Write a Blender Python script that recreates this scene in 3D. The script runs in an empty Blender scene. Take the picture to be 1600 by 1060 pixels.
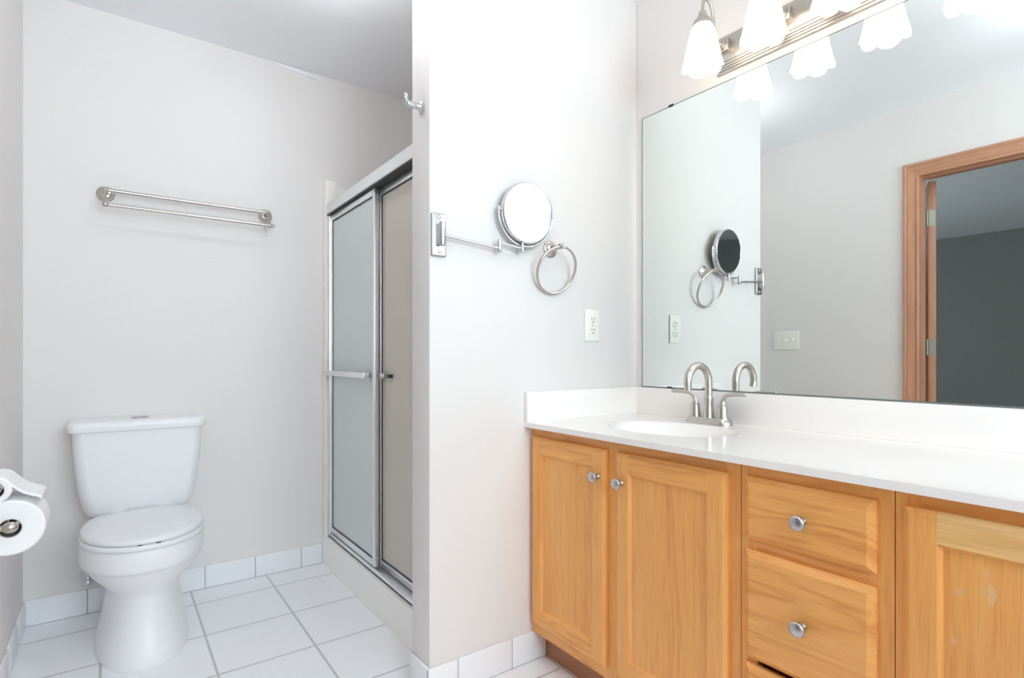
import bpy, bmesh, math, random
from mathutils import Vector, Matrix
random.seed(4)
S = bpy.context.scene
COL = S.collection
PI = math.pi

# ------------------------------------------------------------------ camera, world, daylight, exposure
YAW = 0.626
cam_d = bpy.data.cameras.new('camera')
cam = bpy.data.objects.new('camera', cam_d)
COL.objects.link(cam)
cam.location = (0, 0, 1.035)
cam.rotation_euler = (PI / 2, 0, -YAW)
cam_d.sensor_width = 36.0
cam_d.sensor_fit = 'HORIZONTAL'
cam_d.lens = 860.93 * 36 / 1600
cam_d.shift_y = (557.1 - 530) / 1600
cam_d.clip_start = 0.02
S.camera = cam

world = bpy.data.worlds.new('world')
S.world = world
world.use_nodes = True
bg = world.node_tree.nodes['Background']
bg.inputs[0].default_value = (0.86, 0.93, 1.0, 1)
bg.inputs[1].default_value = 11.8

# the guessed, unseen window behind the camera guides the sky's light into the room
por_d = bpy.data.lights.new('guessed_window_portal', 'AREA')
por_d.shape = 'RECTANGLE'
por_d.size, por_d.size_y = 1.62, 1.32
por_d.cycles.is_portal = True
por = bpy.data.objects.new('guessed_window_portal', por_d)
COL.objects.link(por)
por.location = (0.59, -1.30, 1.68)
por.rotation_euler = (PI / 2, 0, 0)

S.view_settings.view_transform = 'Standard'
S.view_settings.look = 'None'
S.view_settings.gamma = 1.0
S.view_settings.use_curve_mapping = False
S.view_settings.exposure = 0.06
S.cycles.max_bounces = 16
S.cycles.diffuse_bounces = 8
S.cycles.glossy_bounces = 8
S.cycles.transparent_max_bounces = 16
S.cycles.caustics_reflective = False
S.cycles.caustics_refractive = False
S.cycles.sample_clamp_indirect = 6.0

LAMP_E = 3.6      # glow of the vanity shades
GLOBE_E = 13.0      # glow of the globe added in place of a bounced flash
GLOBE2_E = 31.0     # glow of the globe added to brighten the alcove

# measured room (metres): camera stands at x = y = 0
YW, YP, YPB = 2.796, 1.483, 1.603        # toilet wall, partition front and back faces
XM, XL, XE, XS = 1.682, -0.280, 0.767, 0.846   # mirror wall, left wall, partition end, shower curb
H = 2.441
YB = -1.30                                # wall behind the camera
WT = 0.12

# ------------------------------------------------------------------ helpers
ORG = {}

def finish(bm, name, mats, smooth):
    me = bpy.data.meshes.new(name)
    bmesh.ops.recalc_face_normals(bm, faces=bm.faces)
    for f in bm.faces:
        f.smooth = bool(smooth)
    bm.to_mesh(me)
    bm.free()
    for m in (mats if isinstance(mats, (list, tuple)) else [mats]):
        me.materials.append(m)
    if smooth and smooth is not True:
        try:
            me.set_sharp_from_angle(angle=math.radians(smooth))
        except Exception:
            pass
    return me

def obj(name, bm, mats, parent=None, smooth=35, label=None):
    """One mesh object; shapes are given in room coordinates."""
    o0 = Vector((0, 0, 0))
    if parent is not None:
        o0 = ORG[parent.name]
        bmesh.ops.translate(bm, verts=bm.verts, vec=-o0)
    me = finish(bm, name, mats, smooth)
    o = bpy.data.objects.new(name, me)
    COL.objects.link(o)
    if parent is not None:
        o.parent = parent
    ORG[o.name] = o0
    if label:
        o['label'] = label
    return o

def thing(name, label, cat, loc, group=None):
    o = bpy.data.objects.new(name, None)
    o.empty_display_size = 0.05
    COL.objects.link(o)
    o.location = loc
    ORG[o.name] = Vector(loc)
    o['label'] = label
    o['category'] = cat
    if group:
        o['group'] = group
    return o

def tag(o, label, cat, group=None):
    o['label'] = label
    o['category'] = cat
    if group:
        o['group'] = group
    return o

def struct(name, bm, mats, smooth=None):
    o = obj(name, bm, mats, None, smooth)
    o['kind'] = 'structure'
    return o

def BM():
    return bmesh.new()

def box(bm, x0, x1, y0, y1, z0, z1, bev=0.0, seg=2, mat=0):
    x0, x1 = min(x0, x1), max(x0, x1)
    y0, y1 = min(y0, y1), max(y0, y1)
    z0, z1 = min(z0, z1), max(z0, z1)
    t = bmesh.new()
    bmesh.ops.create_cube(t, size=1.0)
    for v in t.verts:
        v.co = Vector(((x0 + x1) / 2 + v.co.x * (x1 - x0), (y0 + y1) / 2 + v.co.y * (y1 - y0), (z0 + z1) / 2 + v.co.z * (z1 - z0)))
    if bev > 0:
        bmesh.ops.bevel(t, geom=list(t.edges), offset=bev, segments=seg, profile=0.5, affect='EDGES')
    merge(bm, t, mat)
    return bm

def merge(bm, t, mat=0, mtx=None):
    t.verts.index_update()
    vs = [bm.verts.new((mtx @ v.co) if mtx else v.co) for v in t.verts]
    for f in t.faces:
        try:
            nf = bm.faces.new([vs[v.index] for v in f.verts])
            nf.material_index = mat
        except ValueError:
            pass
    t.free()

def frame_of(axis):
    a = Vector(axis).normalized()
    u = a.orthogonal().normalized()
    return a, u, a.cross(u)

def rings(bm, loops, closed=False, cap0=True, cap1=True, mat=0):
    """Skin a list of equally long vertex rings."""
    V = [[bm.verts.new(p) for p in L] for L in loops]
    n = len(V[0])
    pairs = list(zip(V[:-1], V[1:]))
    if closed:
        pairs.append((V[-1], V[0]))
    for A, B in pairs:
        for i in range(n):
            j = (i + 1) % n
            f = bm.faces.new((A[i], A[j], B[j], B[i]))
            f.material_index = mat
    if not closed:
        if cap0:
            bm.faces.new(V[0][::-1]).material_index = mat
        if cap1:
            bm.faces.new(V[-1]).material_index = mat
    return bm

def lathe(bm, prof, origin, axis, n=32, closed=False, caps=True, mat=0):
    """prof: (radius, distance along the axis)."""
    a, u, w = frame_of(axis)
    o = Vector(origin)
    loops = []
    for r, t in prof:
        r = max(r, 1e-5)
        loops.append([o + a * t + (u * math.cos(2 * PI * k / n) + w * math.sin(2 * PI * k / n)) * r for k in range(n)])
    return rings(bm, loops, closed, caps, caps, mat)

def catmull(pts, k=8):
    P = [Vector(p) for p in pts]
    Q = [P[0] * 2 - P[1]] + P + [P[-1] * 2 - P[-2]]
    out = []
    for i in range(1, len(Q) - 2):
        p0, p1, p2, p3 = Q[i - 1], Q[i], Q[i + 1], Q[i + 2]
        for s in range(k):
            t = s / k
            out.append(0.5 * ((2 * p1) + (p2 - p0) * t + (2 * p0 - 5 * p1 + 4 * p2 - p3) * t * t + (3 * p1 - p0 - 3 * p2 + p3) * t ** 3))
    out.append(P[-1])
    return out

def tube(bm, pts, r, n=14, closed=False, mat=0, flat=1.0):
    P = [Vector(p) for p in pts]
    m = len(P)
    rr = r if isinstance(r, (list, tuple)) else [r] * m
    T = []
    for i in range(m):
        if closed:
            T.append((P[(i + 1) % m] - P[i - 1]).normalized())
        else:
            T.append((P[min(i + 1, m - 1)] - P[max(i - 1, 0)]).normalized())
    u = T[0].orthogonal().normalized()
    loops = []
    for i in range(m):
        u = (u - T[i] * u.dot(T[i])).normalized()
        w = T[i].cross(u)
        loops.append([P[i] + (u * math.cos(2 * PI * k / n) + w * math.sin(2 * PI * k / n) * flat) * rr[i] for k in range(n)])
    return rings(bm, loops, closed, True, True, mat)

def ball(bm, c, r, sz=(1, 1, 1), mat=0, seg=18):
    t = bmesh.new()
    bmesh.ops.create_uvsphere(t, u_segments=seg, v_segments=seg // 2, radius=r)
    for v in t.verts:
        v.co = Vector((v.co.x * sz[0] + c[0], v.co.y * sz[1] + c[1], v.co.z * sz[2] + c[2]))
    merge(bm, t, mat)
    return bm

def torus(bm, c, axis, R, r, n=48, m=12, mat=0, a0=0.0, a1=2 * PI, up=None):
    a, u, w = frame_of(axis)
    if up is not None:
        u = Vector(up).normalized()
        w = a.cross(u)
    full = abs(a1 - a0 - 2 * PI) < 1e-6
    k = n if full else n + 1
    pts = [Vector(c) + (u * math.cos(a0 + (a1 - a0) * i / n) + w * math.sin(a0 + (a1 - a0) * i / n)) * R for i in range(k)]
    return tube(bm, pts, r, m, full, mat)

# ------------------------------------------------------------------ materials
def new_mat(name):
    m = bpy.data.materials.new(name)
    m.use_nodes = True
    nt = m.node_tree
    return m, nt, nt.nodes['Principled BSDF'], nt.nodes['Material Output']

def srgb(r, g, b):
    f = lambda c: (c / 255 / 12.92) if c / 255 <= 0.04045 else ((c / 255 + 0.055) / 1.055) ** 2.4
    return (f(r), f(g), f(b), 1.0)

def N(nt, kind, **kw):
    n = nt.nodes.new(kind)
    for k, v in kw.items():
        setattr(n, k, v)
    return n

def math_n(nt, op, a, b=None):
    n = N(nt, 'ShaderNodeMath', operation=op)
    for i, v in enumerate((a, b)):
        if v is None:
            continue
        if isinstance(v, (int, float)):
            n.inputs[i].default_value = v
        else:
            nt.links.new(v, n.inputs[i])
    return n.outputs[0]

def plain(name, col, rough=0.5, metal=0.0, spec=0.5, coat=0.0, vary=0.0, scale=6.0, bump=0.0, bscale=200.0):
    m, nt, p, out = new_mat(name)
    p.inputs['Base Color'].default_value = col
    p.inputs['Roughness'].default_value = rough
    p.inputs['Metallic'].default_value = metal
    p.inputs['Specular IOR Level'].default_value = spec
    p.inputs['Coat Weight'].default_value = coat
    tc = N(nt, 'ShaderNodeTexCoord')
    if vary > 0:
        no = N(nt, 'ShaderNodeTexNoise')
        no.inputs['Scale'].default_value = scale
        no.inputs['Detail'].default_value = 4
        nt.links.new(tc.outputs['Object'], no.inputs['Vector'])
        mx = N(nt, 'ShaderNodeMix', data_type='RGBA')
        mx.inputs[6].default_value = tuple(c * (1 - vary) for c in col[:3]) + (1,)
        mx.inputs[7].default_value = tuple(min(1, c * (1 + vary)) for c in col[:3]) + (1,)
        nt.links.new(no.outputs['Fac'], mx.inputs[0])
        nt.links.new(mx.outputs[2], p.inputs['Base Color'])
    if bump > 0:
        n2 = N(nt, 'ShaderNodeTexNoise')
        n2.inputs['Scale'].default_value = bscale
        n2.inputs['Detail'].default_value = 3
        nt.links.new(tc.outputs['Object'], n2.inputs['Vector'])
        bp = N(nt, 'ShaderNodeBump')
        bp.inputs['Strength'].default_value = bump
        bp.inputs['Distance'].default_value = 0.002
        nt.links.new(n2.outputs['Fac'], bp.inputs['Height'])
        nt.links.new(bp.outputs['Normal'], p.inputs['Normal'])
    return m

def oak(name, axis, light, mid, dark, rough=0.38, marks=False, fine_w=0.30, ring_w=0.16):
    """Oak with the grain running along one axis (0 x, 1 y, 2 z)."""
    m, nt, p, out = new_mat(name)
    tc = N(nt, 'ShaderNodeTexCoord')
    oi = N(nt, 'ShaderNodeObjectInfo')
    off = N(nt, 'ShaderNodeVectorMath', operation='ADD')
    nt.links.new(tc.outputs['Object'], off.inputs[0])
    cmb = N(nt, 'ShaderNodeCombineXYZ')
    for i, k in enumerate((37.0, 11.0, 23.0)):
        nt.links.new(math_n(nt, 'MULTIPLY', oi.outputs['Random'], k), cmb.inputs[i])
    nt.links.new(cmb.outputs[0], off.inputs[1])
    def stretched(across, along, detail, dist=0.0):
        mp = N(nt, 'ShaderNodeMapping')
        sc = [across] * 3
        sc[axis] = along
        mp.inputs['Scale'].default_value = sc
        nt.links.new(off.outputs[0], mp.inputs['Vector'])
        no = N(nt, 'ShaderNodeTexNoise')
        no.inputs['Scale'].default_value = 1.0
        no.inputs['Detail'].default_value = detail
        no.inputs['Distortion'].default_value = dist
        nt.links.new(mp.outputs[0], no.inputs['Vector'])
        return no.outputs['Fac']
    broad = stretched(9.0, 1.0, 3, 0.6)
    # cathedral figure: rings cut out of the broad noise
    ring = math_n(nt, 'FRACT', math_n(nt, 'MULTIPLY', broad, 9.0))
    ring = math_n(nt, 'ABSOLUTE', math_n(nt, 'SUBTRACT', ring, 0.5))
    fine = stretched(90.0, 3.0, 3)
    pores = stretched(420.0, 9.0, 2)
    r1 = N(nt, 'ShaderNodeValToRGB')
    e = r1.color_ramp.elements
    e[0].position, e[0].color = 0.28, dark
    e[1].position, e[1].color = 0.72, light
    em = r1.color_ramp.elements.new(0.46)
    em.color = mid
    mix_v = math_n(nt, 'ADD', math_n(nt, 'MULTIPLY', fine, fine_w), math_n(nt, 'MULTIPLY', ring, ring_w))
    mix_v = math_n(nt, 'ADD', mix_v, math_n(nt, 'MULTIPLY', broad, 0.30))
    mix_v = math_n(nt, 'ADD', mix_v, 0.5 - 0.5 * fine_w - 0.25 * ring_w - 0.15)
    nt.links.new(mix_v, r1.inputs[0])
    r2 = N(nt, 'ShaderNodeValToRGB')
    r2.color_ramp.elements[0].position, r2.color_ramp.elements[0].color = 0.34, (0.72, 0.66, 0.58, 1)
    r2.color_ramp.elements[1].position, r2.color_ramp.elements[1].color = 0.46, (1, 1, 1, 1)
    nt.links.new(pores, r2.inputs[0])
    mx = N(nt, 'ShaderNodeMix', data_type='RGBA', blend_type='MULTIPLY')
    mx.inputs[0].default_value = 0.4
    nt.links.new(r1.outputs[0], mx.inputs[6])
    nt.links.new(r2.outputs[0], mx.inputs[7])
    last = mx.outputs[2]
    if marks:      # pale scuffs worn into the varnish
        mp = N(nt, 'ShaderNodeMapping')
        mp.inputs['Scale'].default_value = (1, 38, 16)
        nt.links.new(tc.outputs['Object'], mp.inputs['Vector'])
        no = N(nt, 'ShaderNodeTexNoise')
        no.inputs['Scale'].default_value = 1.0
        no.inputs['Detail'].default_value = 2
        nt.links.new(mp.outputs[0], no.inputs['Vector'])
        r3 = N(nt, 'ShaderNodeValToRGB')
        r3.color_ramp.elements[0].position, r3.color_ramp.elements[0].color = 0.61, (0, 0, 0, 1)
        r3.color_ramp.elements[1].position, r3.color_ramp.elements[1].color = 0.67, (1, 1, 1, 1)
        nt.links.new(no.outputs['Fac'], r3.inputs[0])
        mx2 = N(nt, 'ShaderNodeMix', data_type='RGBA')
        nt.links.new(math_n(nt, 'MULTIPLY', r3.outputs[0], 0.55), mx2.inputs[0])
        nt.links.new(last, mx2.inputs[6])
        mx2.inputs[7].default_value = srgb(226, 196, 160)
        last = mx2.outputs[2]
    nt.links.new(last, p.inputs['Base Color'])
    p.inputs['Roughness'].default_value = rough
    p.inputs['Coat Weight'].default_value = 0.15
    p.inputs['Coat Roughness'].default_value = 0.25
    bp = N(nt, 'ShaderNodeBump')
    bp.inputs['Strength'].default_value = 0.12
    bp.inputs['Distance'].default_value = 0.001
    nt.links.new(pores, bp.inputs['Height'])
    nt.links.new(bp.outputs['Normal'], p.inputs['Normal'])
    return m

def tile_mat(name, x0, y0, t, grout_w, col, grout, rough=0.35):
    m, nt, p, out = new_mat(name)
    tc = N(nt, 'ShaderNodeTexCoord')
    sp = N(nt, 'ShaderNodeSeparateXYZ')
    nt.links.new(tc.outputs['Object'], sp.inputs[0])
    def edge(s, o):
        fr = math_n(nt, 'FRACT', math_n(nt, 'ADD', math_n(nt, 'DIVIDE', math_n(nt, 'SUBTRACT', s, o), t), 50.0))
        d = math_n(nt, 'MINIMUM', fr, math_n(nt, 'SUBTRACT', 1.0, fr))
        return math_n(nt, 'MULTIPLY', d, t)
    d = math_n(nt, 'MINIMUM', edge(sp.outputs['X'], x0), edge(sp.outputs['Y'], y0))
    ss = N(nt, 'ShaderNodeMapRange', interpolation_type='SMOOTHSTEP')
    ss.inputs['From Min'].default_value = grout_w * 0.5
    ss.inputs['From Max'].default_value = grout_w * 0.5 + 0.0025
    nt.links.new(d, ss.inputs['Value'])
    no = N(nt, 'ShaderNodeTexNoise')
    no.inputs['Scale'].default_value = 14.0
    no.inputs['Detail'].default_value = 5
    nt.links.new(tc.outputs['Object'], no.inputs['Vector'])
    cr = N(nt, 'ShaderNodeMix', data_type='RGBA')
    cr.inputs[6].default_value = tuple(c * 0.94 for c in col[:3]) + (1,)
    cr.inputs[7].default_value = col
    nt.links.new(no.outputs['Fac'], cr.inputs[0])
    mx = N(nt, 'ShaderNodeMix', data_type='RGBA')
    nt.links.new(ss.outputs[0], mx.inputs[0])
    mx.inputs[6].default_value = grout
    nt.links.new(cr.outputs[2], mx.inputs[7])
    nt.links.new(mx.outputs[2], p.inputs['Base Color'])
    p.inputs['Roughness'].default_value = rough
    bp = N(nt, 'ShaderNodeBump')
    bp.inputs['Strength'].default_value = 0.5
    bp.inputs['Distance'].default_value = 0.002
    nt.links.new(ss.outputs[0], bp.inputs['Height'])
    nt.links.new(bp.outputs['Normal'], p.inputs['Normal'])
    return m

def obscured(name, tint, translucent, clear, gloss_rough, diff=0.5):
    """Thin shower glass: part scattered, part see-through, a glossy face."""
    m, nt, p, out = new_mat(name)
    nt.nodes.remove(p)
    tr = N(nt, 'ShaderNodeBsdfTransparent')
    tr.inputs[0].default_value = clear
    tl = N(nt, 'ShaderNodeBsdfTranslucent')
    tl.inputs[0].default_value = tint
    df = N(nt, 'ShaderNodeBsdfDiffuse')
    df.inputs[0].default_value = tint
    gl = N(nt, 'ShaderNodeBsdfGlossy')
    gl.inputs['Roughness'].default_value = gloss_rough
    m0 = N(nt, 'ShaderNodeMixShader')
    m0.inputs[0].default_value = diff
    nt.links.new(tl.outputs[0], m0.inputs[1])
    nt.links.new(df.outputs[0], m0.inputs[2])
    m1 = N(nt, 'ShaderNodeMixShader')
    m1.inputs[0].default_value = translucent
    nt.links.new(tr.outputs[0], m1.inputs[1])
    nt.links.new(m0.outputs[0], m1.inputs[2])
    fr = N(nt, 'ShaderNodeFresnel')
    fr.inputs[0].default_value = 1.35
    m2 = N(nt, 'ShaderNodeMixShader')
    nt.links.new(fr.outputs[0], m2.inputs[0])
    nt.links.new(m1.outputs[0], m2.inputs[1])
    nt.links.new(gl.outputs[0], m2.inputs[2])
    nt.links.new(m2.outputs[0], out.inputs['Surface'])
    return m

def glowing(name, col, strength, base):
    m, nt, p, out = new_mat(name)
    p.inputs['Base Color'].default_value = base
    p.inputs['Roughness'].default_value = 0.4
    p.inputs['Emission Color'].default_value = col
    p.inputs['Emission Strength'].default_value = strength
    return m

M_wall = plain('greige_wall_paint', srgb(231, 227, 225), 0.6, vary=0.012, scale=2.0, bump=0.05, bscale=260)
M_ceil = plain('white_ceiling_paint', srgb(246, 247, 250), 0.8, vary=0.01, bump=0.08, bscale=160)
M_floor = tile_mat('white_floor_tile', 0.275, 2.3205, 0.3108, 0.005, srgb(250, 250, 253), srgb(200, 198, 198))
M_base = plain('white_glazed_tile', srgb(240, 240, 243), 0.25, vary=0.015, scale=9)
M_grout = plain('grey_grout', srgb(176, 174, 172), 0.8, vary=0.05, scale=60)
M_porc = plain('white_porcelain', srgb(240, 240, 242), 0.34, coat=0.0, vary=0.006)
M_plast = plain('white_seat_plastic', srgb(238, 238, 241), 0.22, vary=0.006)
M_nickel = plain('brushed_nickel', srgb(196, 190, 183), 0.28, 1.0, vary=0.04, scale=120)
M_chrome = plain('polished_chrome', srgb(214, 214, 216), 0.12, 1.0, vary=0.02, scale=80)
M_satin = plain('satin_chrome', srgb(196, 197, 200), 0.32, 1.0, vary=0.03, scale=120)
M_hinge = plain('aged_steel', srgb(150, 149, 138), 0.45, 1.0, vary=0.06, scale=90)
M_alum = plain('bright_aluminium', srgb(236, 237, 238), 0.34, 1.0, vary=0.02, scale=60)
M_dark = plain('dark_rubber', srgb(48, 47, 46), 0.6, vary=0.1)
M_gap = plain('dark_grey_gasket', srgb(70, 70, 70), 0.7, vary=0.1)  # dark grey of the door seals and outlet slots
M_fibre = plain('white_fibreglass', srgb(246, 243, 239), 0.3, coat=0.2, vary=0.01)
M_marble = plain('white_cultured_marble', srgb(246, 242, 239), 0.2, coat=0.3, vary=0.01, scale=4)
M_plate = plain('ivory_white_plastic', srgb(242, 240, 232), 0.3, vary=0.01)
M_paper = plain('white_tissue_paper', srgb(246, 246, 247), 0.9, spec=0.1, bump=0.15, bscale=300, vary=0.01)
M_card = plain('grey_brown_cardboard', srgb(150, 138, 128), 0.9, vary=0.06, scale=80)
M_mirror = plain('silvered_mirror', (0.86, 0.90, 0.88, 1), 0.0, 1.0, vary=0.004)
M_mag = plain('magnifying_mirror', (0.92, 0.93, 0.94, 1), 0.02, 1.0, vary=0.004)
M_edge = plain('mirror_glass_edge', srgb(126, 134, 130), 0.25, 0.3, vary=0.1, scale=70)
OAK_L, OAK_M, OAK_D = srgb(247, 184, 108), srgb(236, 166, 89), srgb(208, 130, 60)
M_oak_v = oak('honey_oak_upright_grain', 2, OAK_L, OAK_M, OAK_D)
M_oak_h = oak('honey_oak_level_grain', 1, OAK_L, OAK_M, OAK_D, ring_w=0.36)
M_oak_scuffed = oak('scuffed_honey_oak', 2, OAK_L, OAK_M, OAK_D, marks=True)
M_oak_worn = oak('worn_pale_oak', 1, srgb(246, 204, 142), srgb(232, 182, 116), srgb(196, 144, 90), ring_w=0.34)
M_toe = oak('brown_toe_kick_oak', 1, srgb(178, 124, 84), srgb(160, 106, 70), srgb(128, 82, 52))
M_trim_v = oak('red_oak_casing_upright', 2, srgb(204, 154, 124), srgb(188, 134, 104), srgb(160, 108, 80))
M_trim_h = oak('red_oak_casing_level', 1, srgb(206, 158, 128), srgb(190, 138, 108), srgb(162, 112, 84))
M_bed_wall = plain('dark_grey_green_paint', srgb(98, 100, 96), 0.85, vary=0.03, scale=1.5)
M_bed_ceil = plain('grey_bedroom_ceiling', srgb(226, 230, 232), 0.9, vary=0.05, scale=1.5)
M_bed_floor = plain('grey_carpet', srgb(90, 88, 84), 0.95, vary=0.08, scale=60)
M_shade = glowing('frosted_shade_lit', (1.0, 0.85, 0.67, 1), LAMP_E, srgb(250, 246, 238))
M_bulb = glowing('lit_bulb', (1.0, 0.88, 0.70, 1), LAMP_E * 1.5, srgb(255, 250, 240))
M_globe = glowing('added_globe_lit', (0.93, 0.965, 1.0, 1), GLOBE_E, srgb(250, 250, 250))
M_globe2 = glowing('added_alcove_globe_lit', (0.97, 0.98, 1.0, 1), GLOBE2_E, srgb(250, 250, 250))
M_glass_o = obscured('obscured_shower_glass', srgb(246, 252, 250), 0.90, srgb(235, 245, 241), 0.25, 0.80)
M_glass_i = obscured('lightly_obscured_shower_glass', srgb(252, 245, 232), 0.74, srgb(250, 246, 238), 0.2, 0.80)
M_pane = obscured('window_pane', srgb(240, 245, 245), 0.02, srgb(245, 250, 250), 0.02)

# ------------------------------------------------------------------ room shell
bm = BM(); box(bm, XL - WT, XM + WT, YB - WT, YW + WT, -0.08, 0.0)
struct('floor', bm, M_floor)
bm = BM(); box(bm, XL - WT, XM + WT, YB - WT, YW + WT, H, H + 0.08)
struct('ceiling', bm, M_ceil)
bm = BM(); box(bm, XL - WT, XM + WT, YW, YW + WT, 0, H)
struct('wall_far', bm, M_wall)
bm = BM(); box(bm, XM, XM + WT, YB - WT, YW, 0, H)
struct('wall_right', bm, M_wall)
bm = BM(); box(bm, XE, XM, YP, YPB, 0, H, 0.004, 2)
struct('wall_partition', bm, M_wall, 40)
# left wall with the doorway to the bedroom
DY0, DY1, DZ = 0.37, 1.17, 2.055
bm = BM()
box(bm, XL - WT, XL, YB - WT, DY0, 0, H)
box(bm, XL - WT, XL, DY1, YW, 0, H)
box(bm, XL - WT, XL, DY0, DY1, DZ, H)
struct('wall_left', bm, M_wall)
# wall behind the camera with a guessed, unseen window
WX0, WX1, WZ0, WZ1 = -0.22, 1.40, 1.02, 2.34
bm = BM()
box(bm, XL, WX0, YB - WT, YB, 0, H)
box(bm, WX1, XM, YB - WT, YB, 0, H)
box(bm, WX0, WX1, YB - WT, YB, 0, WZ0)
box(bm, WX0, WX1, YB - WT, YB, WZ1, H)
struct('wall_near', bm, M_wall)
win = bpy.data.objects.new('guessed_window', None); COL.objects.link(win)  # unseen window, guessed as the source of daylight
win['kind'] = 'structure'; ORG['guessed_window'] = Vector((0, 0, 0))
bm = BM()
for x0, x1, z0, z1 in ((WX0, WX0 + .045, WZ0, WZ1), (WX1 - .045, WX1, WZ0, WZ1), (WX0, WX1, WZ0, WZ0 + .045), (WX0, WX1, WZ1 - .045, WZ1)):
    box(bm, x0, x1, YB - .09, YB - .03, z0, z1, .003)
obj('window_frame', bm, M_fibre, win)
bm = BM(); box(bm, WX0 + .04, WX1 - .04, YB - .062, YB - .058, WZ0 + .04, WZ1 - .04)
obj('window_pane', bm, M_pane, win)
bm = BM(); box(bm, WX0 - .03, WX1 + .03, YB - .10, YB + .03, WZ0 - .02, WZ0, .004)
obj('window_sill', bm, M_fibre, win)

# bedroom seen through the doorway
BX = -4.7
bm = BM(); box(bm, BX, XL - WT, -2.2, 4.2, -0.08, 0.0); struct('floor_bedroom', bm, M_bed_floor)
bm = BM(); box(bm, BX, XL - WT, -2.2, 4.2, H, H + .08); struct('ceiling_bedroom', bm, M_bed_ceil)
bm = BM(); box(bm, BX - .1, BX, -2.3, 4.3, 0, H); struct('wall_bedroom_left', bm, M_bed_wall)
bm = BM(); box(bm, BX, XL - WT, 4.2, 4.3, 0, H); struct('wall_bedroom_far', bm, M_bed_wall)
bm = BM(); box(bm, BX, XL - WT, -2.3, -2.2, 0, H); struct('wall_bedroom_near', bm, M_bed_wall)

# tiled baseboards: separate tiles with rounded tops over a grout bed
def base_run(name, spans, axis, face, out):
    """spans along the wall; face = wall plane; out = +1/-1 direction into the room."""
    bm = BM()
    lo, hi = min(s[0] for s in spans), max(s[1] for s in spans)
    T = 0.0085
    if axis == 'x':
        box(bm, lo, hi, face, face + out * (T - .002), 0.0, 0.096, mat=1)
        for a, b in spans:
            box(bm, a + .0015, b - .0015, face, face + out * T, 0.0025, 0.0995, .0025, 2)
    else:
        box(bm, face, face + out * (T - .002), lo, hi, 0.0, 0.096, mat=1)
        for a, b in spans:
            box(bm, face, face + out * T, a + .0015, b - .0015, 0.0025, 0.0995, .0025, 2)
    return struct(name, bm, [M_base, M_grout], 40)

base_run('baseboard_far', [(XL, -.085), (-.085, .1225), (.1225, .33), (.33, .537), (.537, .745), (.745, XS)], 'x', YW, -1)
base_run('baseboard_partition', [(XE - .0085, .862), (.862, 1.068), (1.068, 1.2135)], 'x', YP, -1)
base_run('baseboard_partition_end', [(YP - .0005, YPB - .001)], 'y', XE, -1)
sp = []
y = 2.786
while y > 1.24:
    sp.append((max(y - .2075, 1.232), y)); y -= .2075
base_run('baseboard_left', sp, 'y', XL, 1)

# doorway trim: door_1 = jamb, stop, casing and the open slab
door = bpy.data.objects.new('door_1', None); COL.objects.link(door)
door['kind'] = 'structure'; ORG['door_1'] = Vector((0, 0, 0))
JY1, JY0, JZ = 1.150, 0.388, 2.038
bm = BM()
box(bm, XL - .072, XL, JY1, DY1, 0, JZ + .017)
box(bm, XL - WT, XL - .072, JY1 + .016, DY1, 0, JZ + .017)
box(bm, XL - WT, XL, DY0, JY0, 0, JZ + .017)
box(bm, XL - WT, XL, JY0, JY1, JZ, JZ + .017, mat=1)
box(bm, XL - .062, XL - .028, JY0, JY0 + .011, 0, JZ)
box(bm, XL - .062, XL - .028, JY0, JY1, JZ - .011, JZ, mat=1)
obj('jamb', bm, [M_trim_v, M_trim_h], door)
# moulded casing: profile across its width (0 inner edge, .075 outer edge) and its depth off the wall
CP = [(0.0, 0.0), (0.0, .008), (.004, .011), (.012, .011), (.016, .0075), (.022, .0095), (.040, .014), (.052, .017), (.056, .0145), (.062, .0185), (.071, .0185), (.075, .015), (.075, 0.0)]
IN1, IN0, INZ = JY1 + .006, JY0 - .006, JZ + .000
def sweep_casing(kind):
    bm = BM()
    if kind == 'hinge':
        A = [Vector((XL + d, IN1 + w, 0)) for w, d in CP]
        B = [Vector((XL + d, IN1 + w, INZ + w)) for w, d in CP]
    elif kind == 'latch':
        A = [Vector((XL + d, IN0 - w, 0)) for w, d in CP]
        B = [Vector((XL + d, IN0 - w, INZ + w)) for w, d in CP]
    else:
        A = [Vector((XL + d, IN1 + w, INZ + w)) for w, d in CP]
        B = [Vector((XL + d, IN0 - w, INZ + w)) for w, d in CP]
    rings(bm, [A, B])
    return bm
obj('casing', sweep_casing('hinge'), M_trim_v, door, 25)
obj('casing', sweep_casing('latch'), M_trim_v, door, 25)
obj('casing', sweep_casing('head'), M_trim_h, door, 25)
def swing(bm):
    q = Vector((XL - WT - .008, 1.152, 0))
    bmesh.ops.rotate(bm, verts=bm.verts, cent=q, matrix=Matrix.Rotation(math.radians(-24), 3, 'Z'))
    return bm
bm = BM(); box(bm, XL - WT - .012 - .76, XL - WT - .012, 1.118, 1.153, .012, 2.032, .001)
swing(bm)
slab = obj('slab', bm, M_trim_v, door)
for hz in (1.822, 1.087, 0.25):
    bm = BM()
    box(bm, XL - .116, XL - .074, JY1 + .0138, JY1 + .0163, hz - .045, hz + .045)          # leaf on the jamb
    t = BM(); box(t, XL - WT - .0125, XL - WT - .0095, 1.122, 1.151, hz - .045, hz + .045)    # leaf on the slab edge
    merge(bm, swing(t))
    lathe(bm, [(.0065, -.046), (.0065, .046)], (XL - WT - .003, JY1 + .008, hz), (0, 0, 1), 12)
    obj('hinge', bm, M_hinge, door)
bm = BM()
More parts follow.
